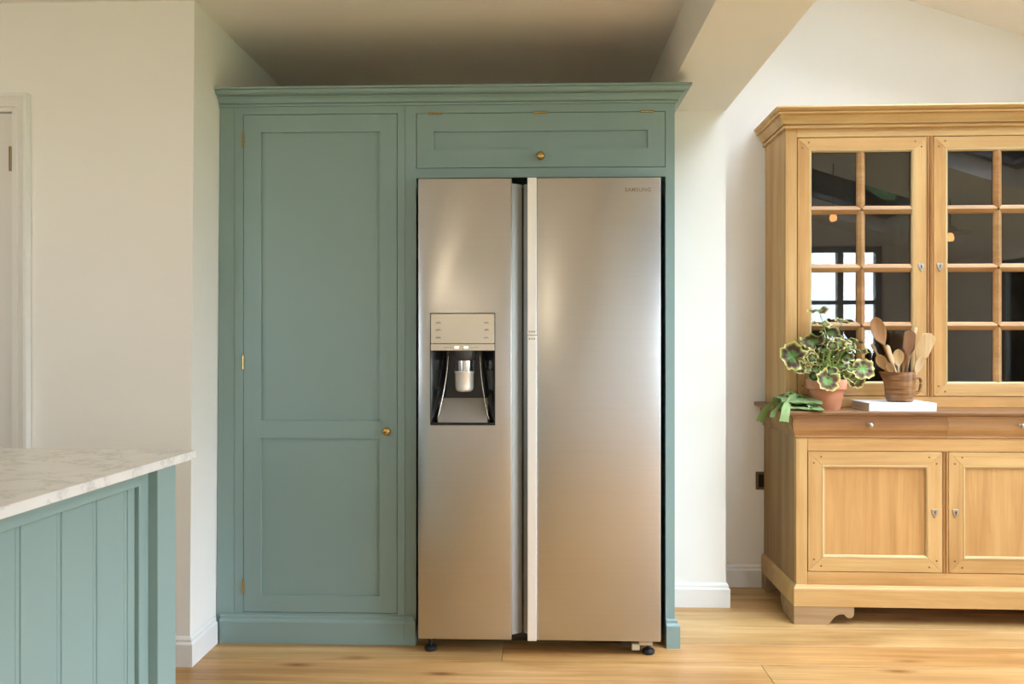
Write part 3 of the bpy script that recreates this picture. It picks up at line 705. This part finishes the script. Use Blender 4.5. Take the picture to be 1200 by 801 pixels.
# pot plant
pp = tag(empty('potted_geranium', (1.229, 3.292, ZW)), 'variegated geranium with cream-edged leaves in a terracotta pot on the dresser', 'potted plant')
mk('pot', lathe(B(), [(0, 0), (.055, 0), (.0565, .004), (.0705, .084), (.0735, .084), (.0805, .088), (.0815, .124), (.0795, .128), (.074, .128), (.072, .110), (0, .108)], 40, cap=False), 'terra', pp, True, 35)
mk('soil', lathe(B(), [(.0725, .112), (.05, .116), (0, .118)], 24, cap=False), 'soil', pp)
LV = [(1.067, 3.233, 1.114, .05, 'f'), (1.104, 3.25, 1.069, .025, 'f'), (1.2, 3.205, 1.016, .04, 'f'), (1.149, 3.215, 1.032, .02, 'f'), (1.365, 3.254, 1.062, .04, 'f'), (1.326, 3.279, 1.064, .025, 's'), (1.325, 3.276, 1.029, .03, 's'), (1.343, 3.266, 1.015, .03, 'f'), (1.204, 3.319, 1.31, .033, 'e'), (1.221, 3.318, 1.255, .03, 'e'), (1.319, 3.345, 1.258, .025, 'e'), (1.252, 3.301, 1.209, .038, 's'), (1.185, 3.321, 1.175, .043, 's'), (1.132, 3.331, 1.182, .014, 'e'), (1.314, 3.31, 1.16, .033, 's'), (1.231, 3.228, 1.158, .02, 'f'), (1.366, 3.33, 1.177, .03, 'e'), (1.386, 3.335, 1.134, .026, 'e'), (1.317, 3.304, 1.112, .03, 's'), (1.257, 3.316, 1.125, .028, 's'), (1.241, 3.312, 1.085, .025, 's'), (1.287, 3.279, 1.073, .028, 's'), (1.164, 3.34, 1.147, .02, 'e'), (1.158, 3.253, 1.108, .019, 'f'), (1.165, 3.237, 1.06, .019, 'f'), (1.222, 3.222, 1.051, .025, 'f'), (1.246, 3.34, 1.223, .02, 'e'), (1.293, 3.301, 1.145, .023, 's'), (1.144, 3.26, 1.059, .016, 'f')]
def leaf_mesh(seed):
    rr = random.Random(seed); bm = B(); uvl = bm.loops.layers.uv.new('UVMap'); NA = 66
    rads = [0, .2, .4, .58, .74, .86, .94, 1.0]; p1, p2, p3, p4 = [rr.uniform(0, 6.28) for _ in range(4)]
    cup = rr.uniform(-.05, .28); rg = []; a5 = rr.uniform(.05, .10)
    c0 = bm.verts.new((0, 0, 0))
    for r in rads[1:]:
        ring = []
        for i in range(NA):
            a = 2 * math.pi * i / NA
            dn = abs((a - math.pi * 1.5 + math.pi) % (2 * math.pi) - math.pi)   # angle from the petiole notch
            notch = .62 * math.exp(-(dn / .24) ** 2)
            rho = r * (1 + r * (a5 * math.cos(5 * a + p1) + .05 * math.cos(11 * a + p2) + .022 * math.cos(22 * a + p3))) * (1 - notch * r)
            z = cup * rho ** 2 + r ** 2 * (.11 * math.sin(5 * a + p4) + .07 * math.sin(9 * a + p2)) + .14 * r * math.sin(2 * a + p3)
            ring.append(bm.verts.new((rho * math.cos(a), rho * math.sin(a), z)))
        rg.append(ring)
    rd_ = {c0: 0}
    for r, ring in zip(rads[1:], rg):
        for v in ring: rd_[v] = r
    fs_ = [bm.faces.new([c0, rg[0][i], rg[0][(i + 1) % NA]]) for i in range(NA)]
    for a, b in zip(rg, rg[1:]):
        for i in range(NA): fs_.append(bm.faces.new([a[i], b[i], b[(i + 1) % NA], a[(i + 1) % NA]]))
    for f_ in fs_:
        for lp in f_.loops: lp[uvl].uv = (rd_[lp.vert], .5)
    bmesh.ops.solidify(bm, geom=fs_, thickness=.018)
    bmesh.ops.recalc_face_normals(bm, faces=bm.faces[:])
    me = bpy.data.meshes.new('leaf'); bm.to_mesh(me); bm.free(); me.shade_smooth(); me.materials.append(M['leaf']); return me
rx = random.Random(23)
for _ in range(16):
    a_ = rx.uniform(0, 6.28); q_ = rx.uniform(.02, .085)
    LV.append((1.24 + q_ * math.cos(a_) * 1.1, 3.285 + q_ * math.sin(a_) * .55, rx.uniform(1.03, 1.17), rx.uniform(.017, .027), rx.choice('fss')))
LM = [leaf_mesh(i) for i in range(12)]
rl = random.Random(11)
base = Vector((1.229, 3.292, ZW)); 
for i, (x, y, z, r, k) in enumerate(LV):
    o = bpy.data.objects.new('leaf', LM[i % 12]); COL.objects.link(o); o.parent = pp
    nrm = {'f': Vector((rl.uniform(-.3, .1), -1, rl.uniform(.15, .6))), 's': Vector((rl.uniform(-.4, .3), -.62, .8)), 'e': Vector((rl.uniform(-.3, .3), -.25, 1))}[k].normalized()
    if i == 0: nrm = Vector((.25, -1, .15)).normalized()
    if i == 4: nrm = Vector((-.3, -1, .5)).normalized()
    if i == 2: nrm = Vector((0, -1, .35)).normalized()
    ct = Vector((base.x, base.y, 1.06)) - Vector((x, y, z)); dn = (ct - nrm * ct.dot(nrm))
    dn = dn.normalized() if dn.length > 1e-3 else Vector((0, 0, -1))
    ya = -dn; xa_ = ya.cross(nrm).normalized()
    m4 = Matrix((xa_, ya, nrm)).transposed().to_4x4()
    o.matrix_local = Matrix.Translation(Vector((x, y, z)) - base) @ m4 @ Matrix.Scale(r * (1.35 if k == 'e' else 1.18), 4)
    s0 = Vector((rl.uniform(-.03, .03), rl.uniform(-.03, .02), .112)); tip = Vector((x, y, z)) - base - nrm * .001
    mid = Vector((s0.x * .6 + tip.x * .35, s0.y * .6 + tip.y * .35, .112 + (tip.z - .112) * .75 + .02)) if z > 1.08 else Vector((tip.x * .5, tip.y * .5, .185))
    mk('leaf_stem', tube(B(), bez(s0, mid, tip, 7), [.0026 - .0012 * j / 7 for j in range(8)], 6), 'stem', pp, True)
# tea towel
def ribbon(bm, uvl, pts, wv, n=8, off=0, jit=.003, seed=1):
    """pts: centre line; wv: width vectors per point (or one)"""
    rr = random.Random(seed); rows_ = []
    for i, p in enumerate(pts):
        w = Vector(wv[i] if isinstance(wv[0], (tuple, list)) else wv); p = Vector(p)
        rows_.append([bm.verts.new(p + w * (j / n - .5) + Vector((0, 0, jit * math.sin(j * 1.9 + i * .7 + seed)))) for j in range(n + 1)])
    L = 0
    for i, (a, b) in enumerate(zip(rows_, rows_[1:])):
        for j in range(n):
            f_ = bm.faces.new([a[j], b[j], b[j + 1], a[j + 1]])
            for lp, (ii, jj) in zip(f_.loops, ((i, j), (i + 1, j), (i + 1, j + 1), (i, j + 1))): lp[uvl].uv = (jj / n + off, ii * .1)
def smooth_pts(pts, it=2):
    pts = [Vector(p) for p in pts]
    for _ in range(it):
        q = [pts[0]]
        for a, b in zip(pts, pts[1:]): q += [a * .75 + b * .25, a * .25 + b * .75]
        pts = q + [pts[-1]]
    return pts
bm = B(); uvl = bm.loops.layers.uv.new('UVMap')
zig = [(1.135, 3.33, .894), (1.125, 3.222, .894), (1.122, 3.208, .899), (1.126, 3.222, .905), (1.132, 3.31, .911), (1.134, 3.322, .917), (1.13, 3.31, .923), (1.122, 3.236, .917), (1.12, 3.226, .924), (1.124, 3.24, .931), (1.12, 3.31, .942), (1.12, 3.34, .935), (1.12, 3.35, .90)]
zig = [(x - .020, y - .012, z) for x, y, z in zig]
ribbon(bm, uvl, smooth_pts(zig, 2), (.150, -.050, -.004), 10, 0, .003, 1)
ribbon(bm, uvl, smooth_pts([(1.13, 3.305, .897), (1.150, 3.225, .899), (1.152, 3.21, .906), (1.145, 3.235, .915), (1.12, 3.305, .928), (1.10, 3.325, .918)], 2), (.06, .03, -.006), 6, .2, .002, 5)
t1 = smooth_pts([(1.125, 3.335, .930), (1.092, 3.345, .962), (1.058, 3.350, .948), (1.028, 3.360, .915), (1.006, 3.372, .890), (.992, 3.378, .868), (.976, 3.375, .828)], 2)
ribbon(bm, uvl, t1, [(.045 + .012 * k / (len(t1) - 1), .070, .016 - .034 * k / (len(t1) - 1)) for k in range(len(t1))], 8, .4, .002, 2)
t2 = smooth_pts([(1.155, 3.33, .930), (1.125, 3.31, .958), (1.088, 3.275, .950), (1.052, 3.235, .922), (1.028, 3.195, .900), (1.020, 3.172, .884), (1.012, 3.168, .850)], 2)
ribbon(bm, uvl, t2, [(.044, .050 - .03 * k / (len(t2) - 1), -.006) for k in range(len(t2))], 8, .7, .002, 3)
t3 = smooth_pts([(1.09, 3.30, .925), (1.050, 3.28, .920), (1.012, 3.255, .898), (.994, 3.245, .882), (.988, 3.24, .860)], 2)
ribbon(bm, uvl, t3, [(.036, .045, -.006) for k in range(len(t3))], 6, .1, .002, 4)
ribbon(bm, uvl, smooth_pts([(1.07, 3.345, .905), (1.085, 3.352, .945), (1.10, 3.352, .962), (1.12, 3.345, .948), (1.135, 3.33, .935), (1.145, 3.31, .946), (1.15, 3.285, .930), (1.155, 3.265, .910)], 2), (.008, .05, .004), 6, .33, .003, 7)
bmesh.ops.solidify(bm, geom=bm.faces[:], thickness=.0018)
tt = mk('tea_towel', bm, 'cloth', None, True, 60); tag(tt, 'crumpled green striped tea towel hanging over the dresser corner', 'tea towel')
# book
bk = tag(empty('book', (1.372, 3.207, ZW), -R(.6)), 'thick white book lying flat under the brown jug', 'book')
bx('cover', (0, .272, 0, .185, 0, .0035), 'paper', bk, .0008); bx('cover', (0, .272, 0, .185, .0305, .034), 'paper', bk, .0008)
bx('spine', (0, .272, 0, .0035, .0036, .0304), 'paper', bk, .0004)
bx('page_block', (.004, .268, .0038, .181, .0037, .0303), 'pages', bk)
# jug
ZJ = ZW + .034
jg = tag(empty('jug', (1.530, 3.280, ZJ)), 'brown banded pottery jug with spout and handle, holding wooden spoons', 'jug')
bm = lathe(B(), [(0, 0), (.044, 0), (.050, .004), (.0545, .015), (.0575, .035), (.0595, .080), (.0612, .122), (.0608, .1255), (.0575, .1255), (.056, .118), (.054, .03), (.046, .012), (0, .010)], 48, cap=False)
for v in bm.verts:
    a = math.atan2(v.co.y, v.co.x); d = abs((a - math.pi + math.pi) % (2 * math.pi) - math.pi)
    w = math.exp(-(d / .30) ** 2) * max(0, (v.co.z - .065) / .06) ** 1.4
    if v.co.xy.length > .05: v.co.x -= .026 * w; v.co.z += .002 * w
mk('body', bm, 'jug', jg, True, 50)
mk('handle', tube(B(), smooth_pts([(.056, 0, .098), (.075, 0, .103), (.087, 0, .097), (.088, 0, .070), (.083, 0, .048), (.072, 0, .036), (.055, 0, .030)], 2), .0058, 10), 'jug', jg, True)
# wooden utensils
JC = Vector((1.530, 3.280, ZJ))
def utensil(name, label, tip, foot_, m, L, W_, T_, dish, nl, flat=False, hr=.0052, twist=0):
    """handle from foot_ (inside jug) to tip; head of length L, half-width W_, thickness T_ at the tip end"""
    tip = Vector(tip); ft = Vector(foot_); ax = (tip - ft); tot = ax.length; ax.normalize()
    fwd = Vector((math.sin(twist), -math.cos(twist), 0)); fwd = (fwd - ax * fwd.dot(ax)).normalized(); sd = ax.cross(fwd)
    bm = B(); rings = []; NS = 16; ts = [0, .05, .5, .9] + [1 + i / 12 for i in range(13)]
    hl = tot - L
    for t in ts:
        if t <= 1 and t < 1:
            s_, w, h, dd = t * hl, hr * (.8 + .2 * t), hr * (.8 + .2 * t), 0
            if t == 0: w = h = hr * .3
        else:
            e = t - 1; s_ = hl + e * L
            if flat: pr_ = min(1, (e / .35)) ** 1.3 if e < .35 else 1.0; pr_ *= math.sqrt(max(0, 1 - max(0, (e - .86) / .14) ** 2)) if e > .86 else 1
            else: pr_ = max(0, math.sin(math.pi * (e ** 1.25) ** .85)) if False else math.sqrt(max(0, 1 - ((e - .55) / (.45 if e > .55 else .55)) ** 2)) ** (1 if e > .55 else 1.6)
            lead = max(0, 1 - e / .3)
            w = max(W_ * pr_, hr * lead, .0006); h = max(T_ * (1 - .5 * e), .0012) if e < 1 else .001
            h = max(h, hr * lead); dd = dish * pr_ if not flat else dish * pr_ * .4
        c = ft + ax * s_
        ring = []
        for j in range(NS):
            a = 2 * math.pi * j / NS; x = math.cos(a) * w; y_ = math.sin(a) * h
            back = -dd * (1 - (x / w) ** 2) if w > 0 else 0
            ring.append(bm.verts.new(c + sd * x + fwd * (y_ + back)))
        rings.append(ring)
    for a, b in zip(rings, rings[1:]):
        for j in range(NS): bm.faces.new([a[j], a[(j + 1) % NS], b[(j + 1) % NS], b[j]])
    bm.faces.new(rings[0]); bm.faces.new(rings[-1])
    o = mk(name, bm, m, None, True, 60); tag(o, label, nl, 'wooden utensils in the brown jug')
Yj = 3.28
utensil('wooden_spoon', 'largest brown wooden spoon, tallest at the left of the jug', (1.419, 3.27, 1.280), (1.545, 3.29, .94), 'spoon_a', .125, .0335, .006, .012, 'spoon', twist=.15)
utensil('wooden_spatula', 'reddish brown wooden spatula standing at the back right of the jug', (1.584, 3.300, 1.226), (1.548, 3.285, .94), 'spoon_d', .125, .024, .005, .006, 'spatula', True, twist=-.15)
utensil('wooden_spatula', 'broad light wooden spatula leaning furthest right in the jug', (1.655, 3.272, 1.212), (1.530, 3.272, .945), 'spoon_b', .150, .030, .005, .006, 'spatula', True, twist=-.1)
utensil('wooden_stirrer', 'thin pale wooden handle rising behind the two spatulas', (1.616, 3.315, 1.238), (1.540, 3.30, .945), 'spoon_c', .05, .0062, .005, 0, 'utensil', True)
utensil('wooden_spoon', 'small tan wooden spoon upright at the middle of the jug', (1.512, 3.255, 1.146), (1.520, 3.272, .945), 'spoon_b', .075, .0235, .005, .008, 'spoon')
utensil('wooden_spoon', 'tan wooden spoon with rounded bowl low at the left rim', (1.430, 3.262, 1.122), (1.535, 3.278, .95), 'spoon_b', .075, .021, .005, .008, 'spoon', twist=-.5)
utensil('wooden_spoon', 'narrow dark wooden spoon between the small spoon and the spatulas', (1.545, 3.262, 1.132), (1.528, 3.28, .945), 'spoon_a', .07, .0135, .005, .005, 'spoon', twist=-.6)
utensil('wooden_stirrer', 'pale flat wooden stick leaning left in front of the large spoon', (1.464, 3.252, 1.164), (1.540, 3.270, .945), 'spoon_c', .11, .0095, .005, 0, 'utensil', True)
utensil('wooden_stirrer', 'thin tan wooden handle leaning furthest left behind the spoons', (1.418, 3.292, 1.168), (1.540, 3.300, .95), 'spoon_b', .05, .0065, .005, 0, 'utensil', True)
utensil('wooden_scoop', 'short palest wooden scoop in front of the light spatula', (1.607, 3.252, 1.112), (1.555, 3.265, .95), 'spoon_c', .075, .0145, .005, .005, 'scoop', twist=-.3)
utensil('wooden_spoon', 'lowest small brown wooden spoon at the left jug rim', (1.460, 3.246, 1.090), (1.540, 3.268, .95), 'spoon_a', .055, .0145, .005, .005, 'spoon', twist=-.3)

# wall socket behind the dresser
ws = tag(empty('wall_socket', (1.056, YB, .466)), 'dark bronze wall socket half hidden behind the dresser', 'socket')
bx('plate', (0, .086, -.008, -.0005, 0, .086), 'brassd', ws, .002); bx('insert', (.012, .074, -.011, -.0081, .012, .074), 'black', ws, .001)

# pendant lamps (mirrored in the dresser glass and the fridge)
def pendant(x, y, z, label, zc, globe):
    p = tag(empty('pendant_lamp', (x, y, z)), label, 'lamp', 'pendant lamps')
    if globe:
        mk('globe', lathe(B(), [(.09 * math.sin(math.pi * i / 16), -.09 * math.cos(math.pi * i / 16)) for i in range(17)], 28, cap=False), 'globe', p, True)
        mk('fitting', lathe(B(), [(0, .085), (.03, .085), (.03, .11), (.012, .12), (0, .12)], 16, cap=False), 'brassd', p)
        mk('cord', tube(B(), [(0, 0, .118), (0, 0, zc - z - .002)], .004, 6), 'black', p)
    else:
        mk('bulb', lathe(B(), [(0, -.05), (.02, -.045), (.03, -.025), (.026, 0), (.014, .02), (0, .02)], 16, cap=False), 'bulb', p, True)
        mk('shade', lathe(B(), [(.165, .015), (.162, .02), (.05, .045), (.03, .075), (.0, .078), (.028, .07), (.048, .040), (.160, .013)], 32, cap=False), 'shade', p, True, 40)
        mk('cord', tube(B(), [(0, 0, .075), (0, 0, zc - z - .002)], .004, 6), 'black', p)
pendant(2.33, .5, 2.20, 'pale pendant lamp mirrored in the left glazed door', zs(2.33), False)
pendant(3.25, .5, 2.03, 'pale pendant lamp mirrored in the right glazed door', zs(3.25), False)
pendant(-.66, -.3, 1.88, 'opal globe lamp in front of the fridge, mirrored in the freezer door', ZC, True)
pendant(-2.1, 1.45, 2.0, 'opal globe lamp hanging above the marble island worktop', ZC, True)
